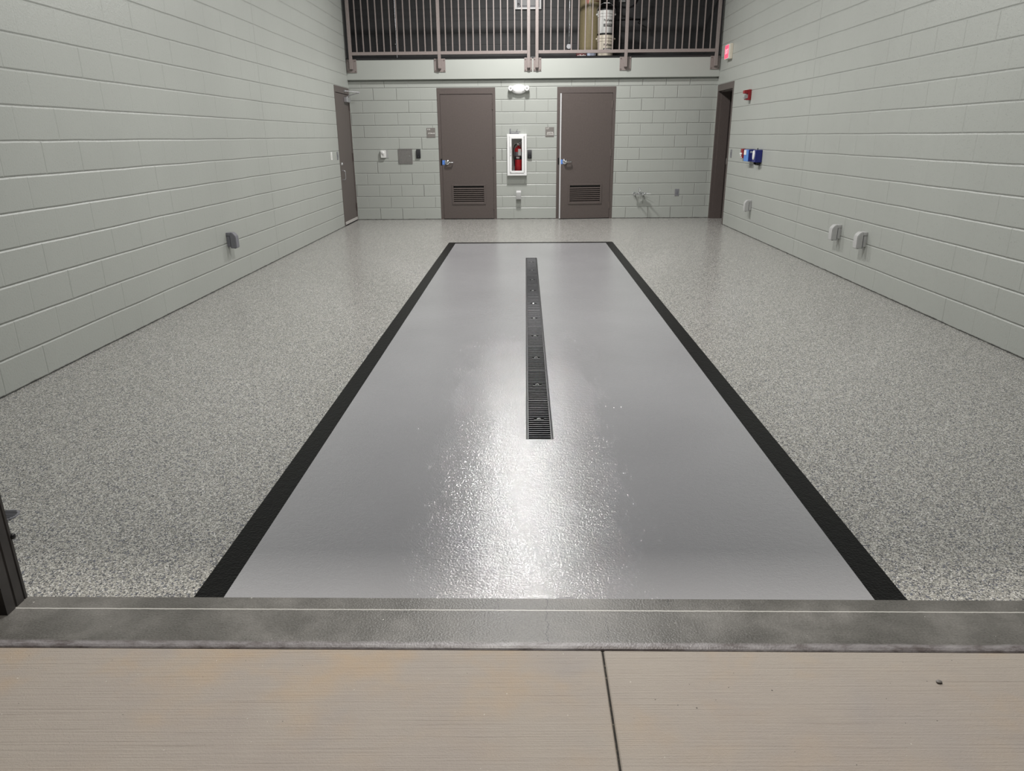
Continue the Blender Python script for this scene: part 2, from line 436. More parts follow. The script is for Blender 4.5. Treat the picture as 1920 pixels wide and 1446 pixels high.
# sill and driveway
def sill_mesh():
    bm = new()
    prof = [(YF, 0.0), (YF-.055, -.0002), (YF-.2, -.0006), (YF-.216, -.0012), (YF-.228, -.0035), (YF-.235, -.0065), (YF-.238, -.010), (YF-.239, -.06), (YF, -.06)]
    prism(bm, prof, -.4, W+.4, 'x'); return bm
struct('trim_3', sill_mesh(), M['sill'])
AZ = -.0075
def slab(x0, x1):
    bm = new(); box(bm, x0, -17.5, AZ-.1, x1, YF-.241, AZ, .003, 1); return bm
struct('floor_driveway_left', slab(-2, 3.2895), M['broom'])
struct('floor_driveway_right', slab(3.2955, 9), M['broom'])
struct('trim_4', box(new(), 3.2895, -17.5, AZ-.1, 3.2955, YF-.241, AZ-.004), M['joint'])
struct('trim_5', box(new(), TX0-.004, TY0-.004, -.12, TX1+.004, TY1+.004, -.088), M['pit'])

# door jamb guard at the left of the bay opening
jl = thing('door_jamb', 'dark steel jamb post standing on the sill at the left edge of the view', 'door jamb', (OX0, -11.56, 0))
def jb():
    bm = new()
    prof = [(-.14, -.05), (.031, -.05), (.031, -.012), (.027, -.010), (.027, -.004), (.031, -.002), (.031, .030), (.027, .032), (.027, .036), (.031, .038), (.031, .047), (-.14, .047)]
    prism(bm, prof, .0, OZ, 'z'); return bm
obj('post', jb(), M['jamb'], jl)
b = new(); cyl(b, (.02, .052, .226), (.034, .052, .226), .010, n=14); cyl(b, (-.04, .052, .226), (.02, .052, .226), .004, n=8); sph(b, (.034, .052, .226), .0098, 12, (.5, 1, 1))
obj('roller_knob', b, M['black'], jl, True)
b = new(); prism(b, [(-.14, -.05), (.0, -.05), (.0, .047), (-.14, .047)], -.0005, -.0001, 'z'); obj('foot_seal', b, M['black'], jl)

# ------------------------------------------------------------------ doors
def frame_mesh(w, h, depth=.21, face=.05, y0=-.006):
    """hollow metal frame, local: x across 0..w, y into the wall, z up"""
    bm = new(); R = .012
    box(bm, 0, y0, 0, face, depth, h); box(bm, w-face, y0, 0, w, depth, h); box(bm, face, y0, h-.1, w-face, depth, h)
    # stop
    box(bm, face, .052, 0, face+.016, .12, h-.1); box(bm, w-face-.016, .052, 0, w-face, .12, h-.1); box(bm, face+.016, .052, h-.116, w-face-.016, .12, h-.1)
    return bm
def hinge_mesh(x, z, y=0):
    bm = new()
    for k in range(5): cyl(bm, (x, y-.012, z-.057+k*.023), (x, y-.012, z-.057+k*.023+.0215), .008, n=10)
    sph(bm, (x, y-.012, z+.062), .008, 8); sph(bm, (x, y-.012, z-.062), .008, 8)
    box(bm, x-.022, y-.0015, z-.057, x+.022, y, z+.057)
    return bm
def louver(parent, x0, z0, x1, z1, y):
    bm = new(); t = .03
    box(bm, x0, y-.012, z0, x0+t, y, z1, .003); box(bm, x1-t, y-.012, z0, x1, y, z1, .003)
    box(bm, x0+t, y-.012, z0, x1-t, y, z0+t, .003); box(bm, x0+t, y-.012, z1-t, x1-t, y, z1, .003)
    fr = obj('louver_frame', bm, M['brown'], parent)
    bm = new(); n = 8; zz0, zz1 = z0+t, z1-t
    for k in range(n):
        z = zz0 + (k+.12)*(zz1-zz0-.02)/n; q = (zz1-zz0)/n
        prism(bm, [(y-.009, z), (y-.005, z-.002), (y+.024, z+q*.50), (y+.020, z+q*.58)], x0+t, x1-t, 'x')
    obj('louver_slats', bm, M['brown_lv'], parent)
    bm = new(); box(bm, x0+t, y+.029, zz0, x1-t, y+.031, zz1); obj('louver_backing', bm, M['blackm'], parent)
def leaf_mesh(w, h, hole=None, th=.044):
    bm = new()
    if not hole: return box(bm, 0, 0, 0, w, th, h, .0015, 1)
    a, b, c, d = hole
    box(bm, 0, 0, 0, a, th, h); box(bm, b, 0, 0, w, th, h); box(bm, a, 0, 0, b, th, c); box(bm, a, 0, d, b, th, h)
    bmesh.ops.remove_doubles(bm, verts=bm.verts, dist=1e-5); return bm
def lever(parent, x, z, y):
    bm = new()
    lathe(bm, [(.0, -.0), (.045, 0), (.045, -.006), (.040, -.013), (.034, -.016), (.025, -.018), (.023, -.050), (.016, -.060), (0, -.061)][::-1], (x, y, z), 'y', 24)
    tube(bm, curve([(x, y-.05, z), (x+.02, y-.058, z), (x+.06, y-.056, z-.001), (x+.105, y-.05, z-.003), (x+.112, y-.03, z-.003)]), .012, 10)
    obj('lever_handle', bm, M['chrome'], parent, True)

def back_door(name, x0, z_top, ajar):
    w = 1.016; root = bpy.data.objects.new(name, None); C.objects.link(root); root.location = (x0, 0, 0); root['kind'] = 'structure'
    fr = obj('door_frame', frame_mesh(w, 2.23), M['brown'], root)
    bm = new(); box(bm, .026, -.0075, .945, .052, -.0055, 1.06); obj('strike_plate', bm, M['black'], fr)
    lw = w-.106; g = .053; y = .002
    lf = bpy.data.objects.new('leaf', None)
    bm = leaf_mesh(lw, 2.11, (.185, .735, .28, .575))
    leafo = obj('door_leaf', bm, M['brown'], root)
    leafo.location = (g, y, .012)
    if ajar:
        a = math.radians(ajar)                               # swings into the bay about the right hand edge
        leafo.rotation_euler = (0, 0, a)
        leafo.location = (g+lw-lw*math.cos(a), y-lw*math.sin(a), .012)
    louver(leafo, .155, .25, .765, .605, 0)
    lever(leafo, .085, .985, 0)
    bm = new(); box(bm, -.0005, -.0012, .945, .05, .0, 1.02); obj('tape', bm, M['tape'], leafo)
    if ajar:
        bm = new(); box(bm, -.004, -.004, 0, 0, .044, 2.11); box(bm, 0, -.004, 0, .014, -.0005, 2.11); obj('edge_guard', bm, M['edge'], leafo)
    for z in (.23, 1.13, 1.93): obj('hinge', hinge_mesh(lw+.003, z), M['brown_lv'], leafo, True)
    return root
back_door('door_2', 1.527, 2.23, 0)
back_door('door_3', 3.617, 2.23, 6.2)

# door 1 in the left wall (local frame turned so local x runs towards -Y... built directly in room space)
d1 = bpy.data.objects.new('door_1', None); C.objects.link(d1); d1['kind'] = 'structure'
d1.location = (0, -1.056, 0); d1.rotation_euler = (0, 0, math.pi/2)      # local x -> +Y, local y -> -X (into the wall)
obj('door_frame', frame_mesh(1.016, 2.23), M['brown'], d1)
lf = obj('door_leaf', leaf_mesh(.91, 2.11), M['brown'], d1); lf.location = (.053, .002, .012)
for z in (.23, 1.09, 1.93): obj('hinge', hinge_mesh(.913, z), M['brown'], lf, True)
bm = new(); lathe(bm, [(0, -.022), (.012, -.022), (.022, -.012), (.026, 0), (0, 0)], (.07, 0, 1.005), 'y', 18); obj('deadbolt', bm, M['chrome'], lf, True)
bm = new(); tube(bm, curve([(.085, .0, .895), (.085, -.035, .890), (.087, -.045, .86), (.087, -.045, .78), (.085, -.035, .75), (.085, 0, .745)]), .007, 8)
obj('pull_handle', bm, M['satin'], lf, True)
bm = new(); box(bm, .004, -.012, .008, .906, 0, .055, .003); obj('door_sweep', bm, M['rubber'], lf)
bm = new(); box(bm, .57, -.06, 1.985, .84, 0, 2.065, .008); cl = obj('door_closer', bm, M['satin'], d1); cl.location = lf.location
bm = new(); tube(bm, [(.72, -.03, 2.065), (.72, -.03, 2.085)], .012); tube(bm, [(.72, -.03, 2.085), (.72, -.245, 2.140)], .008); tube(bm, [(.72, -.243, 2.128), (.72, -.243, 2.152)], .011)
tube(bm, [(.72, -.243, 2.143), (.62, -.02, 2.165)], .007); box(bm, .59, -.03, 2.15, .65, -.0, 2.18)
obj('closer_arm', bm, M['satin'], cl, True)

# door 4 in the right wall: open, leaf folded into the next room
d4 = bpy.data.objects.new('door_4', None); C.objects.link(d4); d4['kind'] = 'structure'
d4.location = (W, -.05, 0); d4.rotation_euler = (0, 0, -math.pi/2)       # local x -> -Y, local y -> +X
bm = new(); box(bm, 0, -.006, 0, .05, .262, 2.23); box(bm, .966, -.006, 0, 1.016, .262, 2.23); box(bm, .05, -.006, 2.13, .966, .262, 2.23)
box(bm, .05, .05, 0, .066, .205, 2.13); box(bm, .95, .05, 0, .966, .205, 2.13); box(bm, .066, .05, 2.114, .95, .205, 2.13)
obj('door_frame', bm, M['brown'], d4)
bm = new(); box(bm, .056, .262, .012, .100, 1.17, 2.122, .0015, 1); obj('door_leaf', bm, M['brown_shaded'], d4)
bm = new(); box(bm, .944, -.012, .965, .97, .012, 1.06, .003); obj('strike_plate', bm, M['steel'], d4)
bm = new(); lathe(bm, [(0, .0), (.028, 0), (.03, .014), (.022, .024), (0, .026)], (.90, .14, 0), 'z', 18); obj('door_stop', bm, M['rubber'], d4, True)

# ------------------------------------------------------------------ mezzanine railing
def railing(xL, xM, xR, label, wide):
    """one welded guard panel: three posts, rails and pickets"""
    r = thing('guard_railing', label, 'railing', (xL, -.105, 2.70), 0, 'railing panels along the mezzanine edge')
    P = .052; zb, zt = -.17, 1.07
    for i, x in enumerate((0, xM-xL, xR-xL)):
        bm = new(); box(bm, x-P/2, -P/2, zb, x+P/2, P/2, zt, .003); po = obj('post', bm, M['rail'], r)
        wl, wr = wide[i]
        bm = new(); box(bm, x-wl, .0275, -.222, x+wr, .0395, -.012, .002); pl = obj('base_plate', bm, M['rail'], r)
        for sx in (-wl+.018, wr-.018):
            for z in (-.20, -.035): obj('bolt', cyl(new(), (x+sx, .0275, z), (x+sx, .019, z), .0085, n=6), M['brown_lv'], pl)
        bm = new(); box(bm, x-P/2+.006, -.02, zb-.014, x+P/2-.006, .0275, zb, .002); obj('weld_lug', bm, M['brown'], po)
    for a, b in ((P/2, xM-xL-P/2), (xM-xL+P/2, xR-xL-P/2)): obj('bottom_rail', box(new(), a, -.024, .047, b, .024, .097, .003), M['rail'], r)
    bm = new(); box(bm, -.035, -.024, 1.07, xR-xL+.035, .024, 1.105, .004); obj('top_rail', bm, M['rail'], r)
    for a, b in ((0, xM-xL), (xM-xL, xR-xL)):
        for k in range(1, 13):
            x = a + (b-a)*k/13
            bm = new(); box(bm, x-.0095, -.0095, .097, x+.0095, .0095, 1.07, .001, 1); obj('picket', bm, M['rail'], r)
railing(.095, 1.607, 3.122, 'brown guard railing panel on the mezzanine edge, from the left wall to the middle', [(.085, .085), (.095, .095), (.075, .06)])
railing(3.262, 4.763, 6.285, 'brown guard railing panel on the mezzanine edge, in front of the tan tank', [(.06, .075), (.095, .095), (.085, .075)])

# ------------------------------------------------------------------ things on the mezzanine
FZ = 2.712
t = thing('air_tank', 'tall tan air receiver tank behind the right railing panel', 'tank', (4.213, .70, FZ))
bm = new(); lathe(bm, [(.0, .11), (.10, .09), (.155, .11), (.183, .16), (.188, .21), (.188, 1.75), (.183, 1.80), (.155, 1.85), (.10, 1.88), (0, 1.89)], (0, 0, 0), 'z', 48); obj('vessel', bm, M['tan'], t, True)
bm = new(); lathe(bm, [(.15, 0), (.165, 0), (.165, .135), (.15, .135)], (0, 0, 0), 'z', 40); obj('base_ring', bm, M['blackm'], t, True)
def wrap(parent, s, size, mat, R, ang, z, name, bold=0, xs=1):
    o = text(s, size, mat, parent, (0, 0, 0), FACE_Y, name, .0008, xs, bold)
    for v in o.data.vertices:
        a = ang + v.co.x/R; rr = R + .0012 - v.co.y
        v.co = (rr*math.sin(a), -rr*math.cos(a), v.co.z+z)
    return o
bm = new()
for k, (dx) in enumerate((-.085, -.052)):
    q = []
    for (px_, pz) in ((0, .875), (.018, .875), (.034, .945), (.016, .945)):
        a = (dx+px_)/.19-.12; q.append(bm.verts.new((.1895*math.sin(a), -.1895*math.cos(a), pz)))
    bm.faces.new(q)
obj('tank_emblem', bm, M['text_red'], t)
wrap(t, 'INGERSOLL', .026, M['text_dk'], .189, .52, .918, 'tank_lettering', 0, .85)

def pail(loc, lab, handle, rz=0):
    p = thing('pail', lab, 'pail', loc, rz, 'joint compound pails stacked on the mezzanine')
    bm = new(); lathe(bm, [(0, 0), (.128, 0), (.131, .004), (.1375, .255), (.146, .256), (.146, .270), (.139, .272), (.141, .30), (.150, .302), (.150, .318), (.142, .322), (.1425, .356), (.136, .357), (0, .357)], (0, 0, 0), 'z', 44)
    obj('pail_body', bm, M['white_pl'] if handle else M['offwhite'], p, True)
    bm = new(); lathe(bm, [(0, .354), (.146, .354), (.152, .357), (.153, .372), (.146, .380), (.125, .374), (0, .374)], (0, 0, 0), 'z', 44); obj('lid', bm, M['black'], p, True)
    for s in (-1, 1): obj('ear', cyl(new(), (s*.137, 0, .30), (s*.168, 0, .30), .016, n=12), M['white_pl'] if handle else M['offwhite'], p, True)
    if handle:
        bm = new(); tube(bm, curve([(-.160, 0, .30), (-.150, -.03, .38), (-.09, -.05, .452), (-.045, -.055, .47)]), .0028, 6); tube(bm, curve([(.160, 0, .30), (.150, -.03, .38), (.09, -.05, .452), (.045, -.055, .47)]), .0028, 6); cyl(bm, (-.046, -.055, .47), (.046, -.055, .47), .003, n=6)
        h_ = obj('bail_handle', bm, M['satin'], p, True)
        bm = new(); cyl(bm, (-.05, -.055, .471), (.05, -.055, .471), .008, n=10); obj('grip', bm, M['white_pl'], h_, True)
    wrap(p, 'ProForm', .052, M['text_black'], .1375, .22, .195, 'brand_lettering', .0008, .8)
    bm = new(); A = []; B = []
    for k in range(9):
        a = -.36+1.16*k/8; r = .1374
        A.append(bm.verts.new((r*math.sin(a), -r*math.cos(a), .10))); B.append(bm.verts.new((r*math.sin(a), -r*math.cos(a), .142)))
    for k in range(8): bm.faces.new((A[k], A[k+1], B[k+1], B[k]))
    bd = obj('label_band', bm, M['text_black'], p)
    wrap(bd, 'ALL PURPOSE', .028, M['signtxt'], .1382, .22, .121, 'band_lettering', .0003, .72)
    return p
pail((4.457, .35, FZ), 'cream pail with black lid at the bottom of the stack, mostly behind the railing', False)
pail((4.452, .35, FZ+.381), 'white pail with black lid and wire handle, set on top of the cream pail', True)
t = thing('carton', 'small maroon carton on the mezzanine floor below the tan tank', 'carton', (4.03, .2, FZ))
bm = new(); box(bm, -.085, -.05, 0, .085, .05, .075, .002); obj('carton_body', bm, M['maroon'], t)
bm = new()
for k, x in enumerate((-.055, -.02, .012, .038, .064)): box(bm, x-.009, -.0512, .012, x+.009, -.05, .03 + .008*(k % 2))
obj('print', bm, M['signtxt'], t)
t = thing('bucket', 'low pale blue tub between the maroon carton and the pails', 'tub', (4.205, .2, FZ))
bm = new(); lathe(bm, [(0, 0), (.076, 0), (.082, .06), (.086, .062), (.086, .07), (.08, .072), (0, .072)], (0, 0, 0), 'z', 30); obj('tub_body', bm, M['paleblue'], t, True)

t = thing('framed_panel', 'white framed dark unit high on the mezzanine back wall, behind the middle posts', 'wall unit', (3.12, MD, 3.63))
bm = new(); w_, h_, f_ = .24, .66, .035
box(bm, -w_, -.05, 0, -w_+f_, 0, h_, .004); box(bm, w_-f_, -.05, 0, w_, 0, h_, .004); box(bm, -w_+f_, -.05, 0, w_-f_, 0, f_, .004); box(bm, -w_+f_, -.05, h_-f_, w_-f_, 0, h_, .004); obj('frame', bm, M['white'], t)
bm = new(); box(bm, -w_+f_, -.018, f_, w_-f_, 0, h_-f_); obj('backing', bm, M['black'], t)
bm = new(); box(bm, -w_+f_, -.04, f_, -w_+f_+.06, -.018, h_-f_, .004); box(bm, -w_+f_+.06, -.03, f_, w_-f_, -.018, f_+.03, .004); obj('tray', bm, M['grey_dk'], t)
bm = new(); sph(bm, (-w_+f_+.025, -.045, f_+.05), .02, 14); obj('knob', bm, M['chrome'], t, True)

t = thing('conduit', 'thin silver conduit running down to a round box left of the tan tank', 'conduit', (3.882, MD, FZ))
bm = new(); tube(bm, [(0, -.018, .35), (0, -.018, 2.4)], .011, 10); obj('pipe', bm, M['chrome'], t, True)
bm = new(); lathe(bm, [(0, -.045), (.028, -.045), (.03, -.05), (.042, -.05), (.045, -.045), (.047, 0), (0, 0)], (-.006, 0, .29), 'y', 24); obj('outlet_box', bm, M['satin'], t, True)
bm = new(); box(bm, -.04, -.03, .20, .03, 0, .245, .003); obj('connector', bm, M['black'], t)
t = thing('wall_conduit', 'slim grey conduit on the mezzanine back wall behind the left railing panel', 'conduit', (.655, MD, FZ))
bm = new(); tube(bm, [(0, -.014, 0), (0, -.014, 2.45)], .010, 10); obj('pipe', bm, M['satin'], t, True)
for z in (.35, 1.2, 2.0): obj('strap', box(new(), -.022, -.026, z, .022, 0, z+.02), M['satin'], t)
t = thing('air_pipe', 'black air pipe with an elbow before the dark mezzanine wall, right of the pails', 'pipe', (5.146, .97, FZ))
bm = new(); tube(bm, [(0, 0, .66), (0, 0, 2.48)], .013, 12); obj('riser', bm, M['black'], t, True)
bm = new(); tube(bm, [(0, 0, .685), (-.80, 0, .672)], .012, 12); obj('branch', bm, M['black'], t, True)
bm = new(); sph(bm, (0, 0, .68), .023, 14); cyl(bm, (0, 0, .60), (0, 0, .83), .018, n=12); obj('elbow', bm, M['black'], t, True)
bm = new(); tube(bm, [(0, 0, .68), (0, MD-.97, .68)], .009, 10); obj('wall_bracket', bm, M['black'], t, True)
t = thing('air_hose', 'black hose sagging behind the pails from the tan tank to the right', 'hose', (4.4, .85, FZ))
bm = new(); tube(bm, curve([(-.03, 0, .87), (.10, .02, .93), (.25, .03, .915), (.36, .04, .885), (.46, .04, .87), (.60, .03, .90), (.72, .1, 1.1)]), .016, 10); obj('hose_body', bm, M['black'], t, True)
t = thing('junction_box', 'small grey junction box high on the mezzanine back wall above the pails', 'junction box', (4.834, MD, FZ+1.02))
bm = new(); box(bm, -.055, -.05, 0, .055, 0, .115, .004); obj('box_body', bm, M['grey_pl'], t)
bm = new(); box(bm, -.06, -.054, -.004, .06, -.05, .119, .002); obj('cover_plate', bm, M['grey_pl'], t)
t = thing('compressor', 'black compressor body partly hidden behind the tan tank and pails', 'compressor', (4.525, 1.13, FZ))
bm = new(); box(bm, -.12, -.12, .10, .16, .18, .60, .03); box(bm, -.12, -.12, .602, .16, .18, 1.35, .03); box(bm, -.05, -.05, .55, .1, .1, .65); obj('housing', bm, M['blackm'], t)
for sx in (-.12, .16):
    for sy in (-.10, .12): obj('foot', cyl(new(), (sx, sy, 0), (sx, sy, .1), .02, n=10), M['black'], t)

# ------------------------------------------------------------------ things on the back wall
def room_sign(x, z, num, lines, label):
    s = thing('room_sign', label, 'sign', (x, 0, z), 0, None)
    bm = new(); box(bm, -.076, -.007, -.08, .076, 0, .08, .002); pl = obj('sign_plate', bm, M['sign'], s)
    text(num, .036, M['signtxt'], s, (-.068, -.0075, .055), FACE_Y, 'room_number', .0006, 1, .0006, 'LEFT')
    for k, (t_, sz) in enumerate(lines): text(t_, sz, M['signtxt'], s, (.008, -.0075, -.012-.028*k), FACE_Y, 'sign_lettering', .0006, 1, .0006)
room_sign(1.40, 1.500, '116', [('STORAGE', .027)], 'square taupe room sign with one word, left of the closed louvered door')
room_sign(3.493, 1.497, '117', [('JANITOR', .027), ('STORAGE', .027)], 'square taupe room sign with two lines, left of the slightly open louvered door')

t = thing('emergency_light', 'white twin-head emergency light high on the back wall between the two louvered doors', 'emergency light', (2.953, 0, 2.195))
def oval(rx, rz, y0, y1, drop=0):
    bm = new(); A = []; B = []; D = []
    for k in range(40):
        a = 2*math.pi*k/40; cx, sz = math.cos(a), math.sin(a)
        A.append(bm.verts.new((rx*cx, y0, rz*sz))); B.append(bm.verts.new((rx*.97*cx, y1*.75, rz*.93*sz+drop))); D.append(bm.verts.new((rx*.80*cx, y1, rz*.62*sz+drop*2)))
    for P_, Q_ in ((A, B), (B, D)):
        for k in range(40): bm.faces.new((P_[k], P_[(k+1) % 40], Q_[(k+1) % 40], Q_[k]))
    bm.faces.new(A[::-1]); bm.faces.new(D); return bm
obj('housing', oval(.135, .078, 0, -.085, .004), M['white'], t, True)
for s in (-1, 1):
    bm = new(); lathe(bm, [(0, -.115), (.036, -.115), (.044, -.105), (.046, -.05), (.03, -.02), (0, -.015)], (s*.140, 0, .012), 'y', 26); hd = obj('lamp_head', bm, M['white'], t, True)
    bm = new(); lathe(bm, [(0, -.1165), (.016, -.1165), (.017, -.1152), (0, -.1151)], (s*.140, 0, .012), 'y', 18); obj('lens', bm, M['grey_pl'], hd, True)

# extinguisher cabinet + extinguisher
t = thing('extinguisher_cabinet', 'white wall cabinet with a tall glazed door, between the two louvered doors', 'cabinet', (2.9155, 0, .767))
cw, ch, cd = .1715, .70, .085
bm = new(); bd = .11
box(bm, -cw, -cd, 0, -cw+.012, -.0005, ch); box(bm, cw-.012, -cd, 0, cw, -.0005, ch); box(bm, -cw+.012, -cd, 0, cw-.012, -.0005, .012); box(bm, -cw+.012, -cd, ch-.012, cw-.012, -.0005, ch)
obj('cabinet_body', bm, M['white'], t)
bm = new(); a, b_ = .156, .146
box(bm, -a, -.001, .0145, -b_, bd, ch-.0145); box(bm, b_, -.001, .0145, a, bd, ch-.0145); box(bm, -b_, -.001, .0145, b_, bd, .024); box(bm, -b_, -.001, ch-.024, b_, bd, ch-.0145)
obj('recessed_tub', bm, M['white_pl'], t)
bm = new(); box(bm, -a, bd-.006, .0145, a, bd, ch-.0145); obj('back_panel', bm, M['white_pl'], t)
bm = new(); f = .04
for (a, b, c, d) in ((-cw, -cw+f, 0, ch), (cw-f, cw, 0, ch), (-cw+f, cw-f, 0, f), (-cw+f, cw-f, ch-f, ch)): box(bm, a, -cd-.012, c, b, -cd, d, .002)
obj('trim_frame', bm, M['white'], t)
bm = new(); dx0, dx1, dz0, dz1 = -.1275, .1235, .045, .663; g0, g1, k0, k1 = -.094, .088, .082, .622
for (a, b, c, d) in ((dx0, g0, dz0, dz1), (g1, dx1, dz0, dz1), (g0, g1, dz0, k0), (g0, g1, k1, dz1)): box(bm, a, -cd-.022, c, b, -cd-.0125, d, .0015)
dr = obj('cabinet_door', bm, M['white'], t)
bm = new(); box(bm, g0, -cd-.017, k0, g1, -cd-.015, k1); obj('glass_pane', bm, M['glass'], dr)
bm = new(); tube(bm, curve([(-.112, -cd-.022, .49), (-.112, -cd-.04, .475), (-.112, -cd-.04, .40), (-.112, -cd-.022, .385)]), .004, 8); obj('pull', bm, M['satin'], dr, True)
bm = new(); cyl(bm, (-.112, -cd-.022, .342), (-.112, -cd-.028, .342), .008, n=12); obj('lock', bm, M['grey_dk'], dr, True)
bm = new(); box(bm, -.124, -cd-.0228, .052, -.106, -cd-.022, .066); obj('maker_label', bm, M['grey_pl'], dr)
t = thing('fire_extinguisher', 'red fire extinguisher with black hose standing inside the white wall cabinet', 'fire extinguisher', (2.940, .012, .7915))
RX = .066
bm = new(); lathe(bm, [(0, 0), (.062, 0), (RX, .008), (RX, .405), (.062, .43), (.046, .452), (.026, .464), (.018, .468), (.018, .482), (0, .482)], (0, 0, 0), 'z', 36); obj('cylinder', bm, M['red'], t, True)
def band(r0, z0, z1): return lathe(new(), [(r0-.0004, z0), (r0+.0004, z0), (r0+.0004, z1), (r0-.0004, z1)], (0, 0, 0), 'z', 36)
lb = obj('label_band', band(RX+.0004, .245, .30), M['text_black'], t, True)
def wrap2(parent, s, size, mat, R, ang, z, name):
    o = text(s, size, mat, parent, (0, 0, 0), FACE_Y, name, .0004, 1, .001)
    for v in o.data.vertices:
        a = ang + v.co.x/R; rr = R + .0006 - v.co.y; v.co = (rr*math.sin(a), -rr*math.cos(a), v.co.z+z)
wrap2(lb, 'FIRE', .036, M['signtxt'], RX+.001, -.18, .275, 'label_lettering')
obj('label_sleeve', band(RX+.0003, .302, .375), M['grey_dk'], t, True)
bm = new(); box(bm, -.002, -.073, .315, .048, -.0715, .425, .0005, 1); obj('inspection_tag', bm, M['white_pl'], t)
bm = new(); cyl(bm, (0, 0, .478), (0, 0, .525), .017, n=14); box(bm, -.022, -.016, .49, .022, .016, .518, .004); tube(bm, curve([(0, 0, .515), (.03, -.005, .535), (.068, -.01, .555)]), .008, 8); tube(bm, curve([(0, -.004, .505), (.03, -.008, .512), (.064, -.012, .505)]), .008, 8)
obj('valve_handle', bm, M['satin'], t, True)
bm = new(); tube(bm, curve([(-.006, 0, .505), (-.05, -.012, .495), (-.080, -.02, .44), (-.086, -.024, .36), (-.078, -.024, .27), (-.070, -.024, .20), (-.064, -.024, .13)]), .009, 10); obj('hose', bm, M['black'], t, True)
bm = new(); lathe(bm, [(0, -.030), (.016, -.030), (.017, -.014), (0, -.014)], (-.010, 0, .512), 'y', 16); obj('gauge', bm, M['white_pl'], t, True)

# grey wire bracket above the cabinet
t = thing('wire_bracket', 'small grey metal bracket with a hook sitting on top of the white cabinet', 'bracket', (2.89, 0, 1.471))
bm = new(); box(bm, -.10, -.055, 0, -.082, -.002, .085, .003); box(bm, -.10, -.055, 0, .06, -.002, .014, .003); obj('bracket_body', bm, M['grey_dk'], t)
bm = new(); tube(bm, curve([(-.09, -.04, .03), (-.03, -.05, .035), (.0, -.05, .022), (.03, -.05, .06), (.035, -.05, .075)]), .004, 8); tube(bm, curve([(.01, -.045, .03), (.05, -.05, .035), (.09, -.045, .03)]), .006, 8)
obj('hook', bm, M['grey_dk'], t, True)

def reader(x, z, label, w=.076, h=.150):
    r = thing('card_reader', label, 'card reader', (x, 0, z), 0, 'black card readers on the back wall')
    bm = new(); prism(bm, [(0, -h/2), (-.030, -h/2+.004), (-.036, -h/2+.03), (-.028, h/2-.02), (-.016, h/2), (0, h/2)], -w/2, w/2, 'x')
    bmesh.ops.bevel(bm, geom=[e for e in bm.edges], offset=.004, segments=2, affect='EDGES')
    obj('reader_body', bm, M['black_rough'], r, True)
    bm = new(); box(bm, -.006, -.0365, -h/2+.025, .006, -.0345, -h/2+.030); obj('indicator', bm, M['grey_dk'], r)
reader(3.139, 1.127, 'black card reader beside the right edge of the white extinguisher cabinet')
reader(1.160, 1.144, 'black card reader on the back wall left of the closed louvered door')

t = thing('thermostat', 'white dial thermostat on a cover plate near the left end of the back wall', 'thermostat', (.545, 0, 1.145))
bm = new(); box(bm, .0, -.006, -.068, .078, 0, .068, .002); obj('cover_plate', bm, M['grey_pl'], t)
bm = new(); box(bm, -.055, -.048, -.062, .035, 0, .066, .005); hb = obj('housing', bm, M['white_pl'], t)
bm = new(); lathe(bm, [(0, -.062), (.018, -.062), (.024, -.058), (.025, -.048), (0, -.048)], (-.012, 0, .026), 'y', 24); obj('dial', bm, M['white'], hb, True)
bm = new(); box(bm, -.026, -.0488, -.018, .002, -.048, -.012); box(bm, -.022, -.0488, -.032, .0, -.048, -.026); obj('markings', bm, M['grey_dk'], hb)

t = thing('access_panel', 'flat grey steel access panel on the back wall beside the left card reader', 'access panel', (.925, 0, 1.107))
bm = new()
for (a, b, c, d) in ((-.125, -.105, -.128, .128), (.105, .125, -.128, .128), (-.105, .105, -.128, -.108), (-.105, .105, .108, .128)): box(bm, a, -.012, c, b, 0, d, .0015)
obj('panel_frame', bm, M['panel'], t)
bm = new(); box(bm, -.1045, -.010, -.1075, .1045, 0, .1075, .001); obj('panel_door', bm, M['panel'], t)
bm = new(); cyl(bm, (.072, -.010, .002), (.072, -.015, .002), .008, n=14); obj('latch', bm, M['chrome'], t, True)

def outlet(loc, rz, label, mat, open_hood=True):
    """weatherproof outlet: local -y points into the room"""
    o = thing('outdoor_outlet', label, 'outlet', loc, rz, 'outlets with weatherproof hoods low on the walls')
    bm = new(); box(bm, -.038, -.034, -.062, .038, 0, .066, .003); obj('outlet_box', bm, mat, o)
    bm = new()
    prism(bm, [(-.036, .080), (-.060, .080), (-.086, .055), (-.095, .035), (-.095, -.078), (-.036, -.078)], -.043, .043, 'x')
    bmesh.ops.bevel(bm, geom=list(bm.edges), offset=.005, segments=2, affect='EDGES')
    box(bm, -.043, -.04, .048, .043, 0, .080, .003); obj('hood', bm, mat, o, True)
    bm = new(); box(bm, -.041, -.036, -.078, .041, -.033, .047, .001, 1); obj('gasket', bm, M['grey_dk'], o)
    bm = new(); cyl(bm, (.018, -.070, -.082), (.018, -.070, -.076), .010, n=12); cyl(bm, (-.018, -.070, -.082), (-.018, -.070, -.076), .010, n=12); obj('cord_notch', bm, M['blackm'], o)
    return o
outlet((2.942, 0, .43), 0, 'grey hooded outlet low on the back wall under the white extinguisher cabinet', M['grey_pl'])
outlet((W, -2.53, .437), -math.pi/2, 'grey hooded outlet low on the right wall, farthest back near the open doorway', M['grey_lt'])
outlet((W, -5.715, .445), -math.pi/2, 'grey hooded outlet low on the right wall, the farther of the nearby pair', M['grey_lt'])
outlet((W, -6.325, .445), -math.pi/2, 'grey hooded outlet low on the right wall, nearest to the camera', M['grey_lt'])
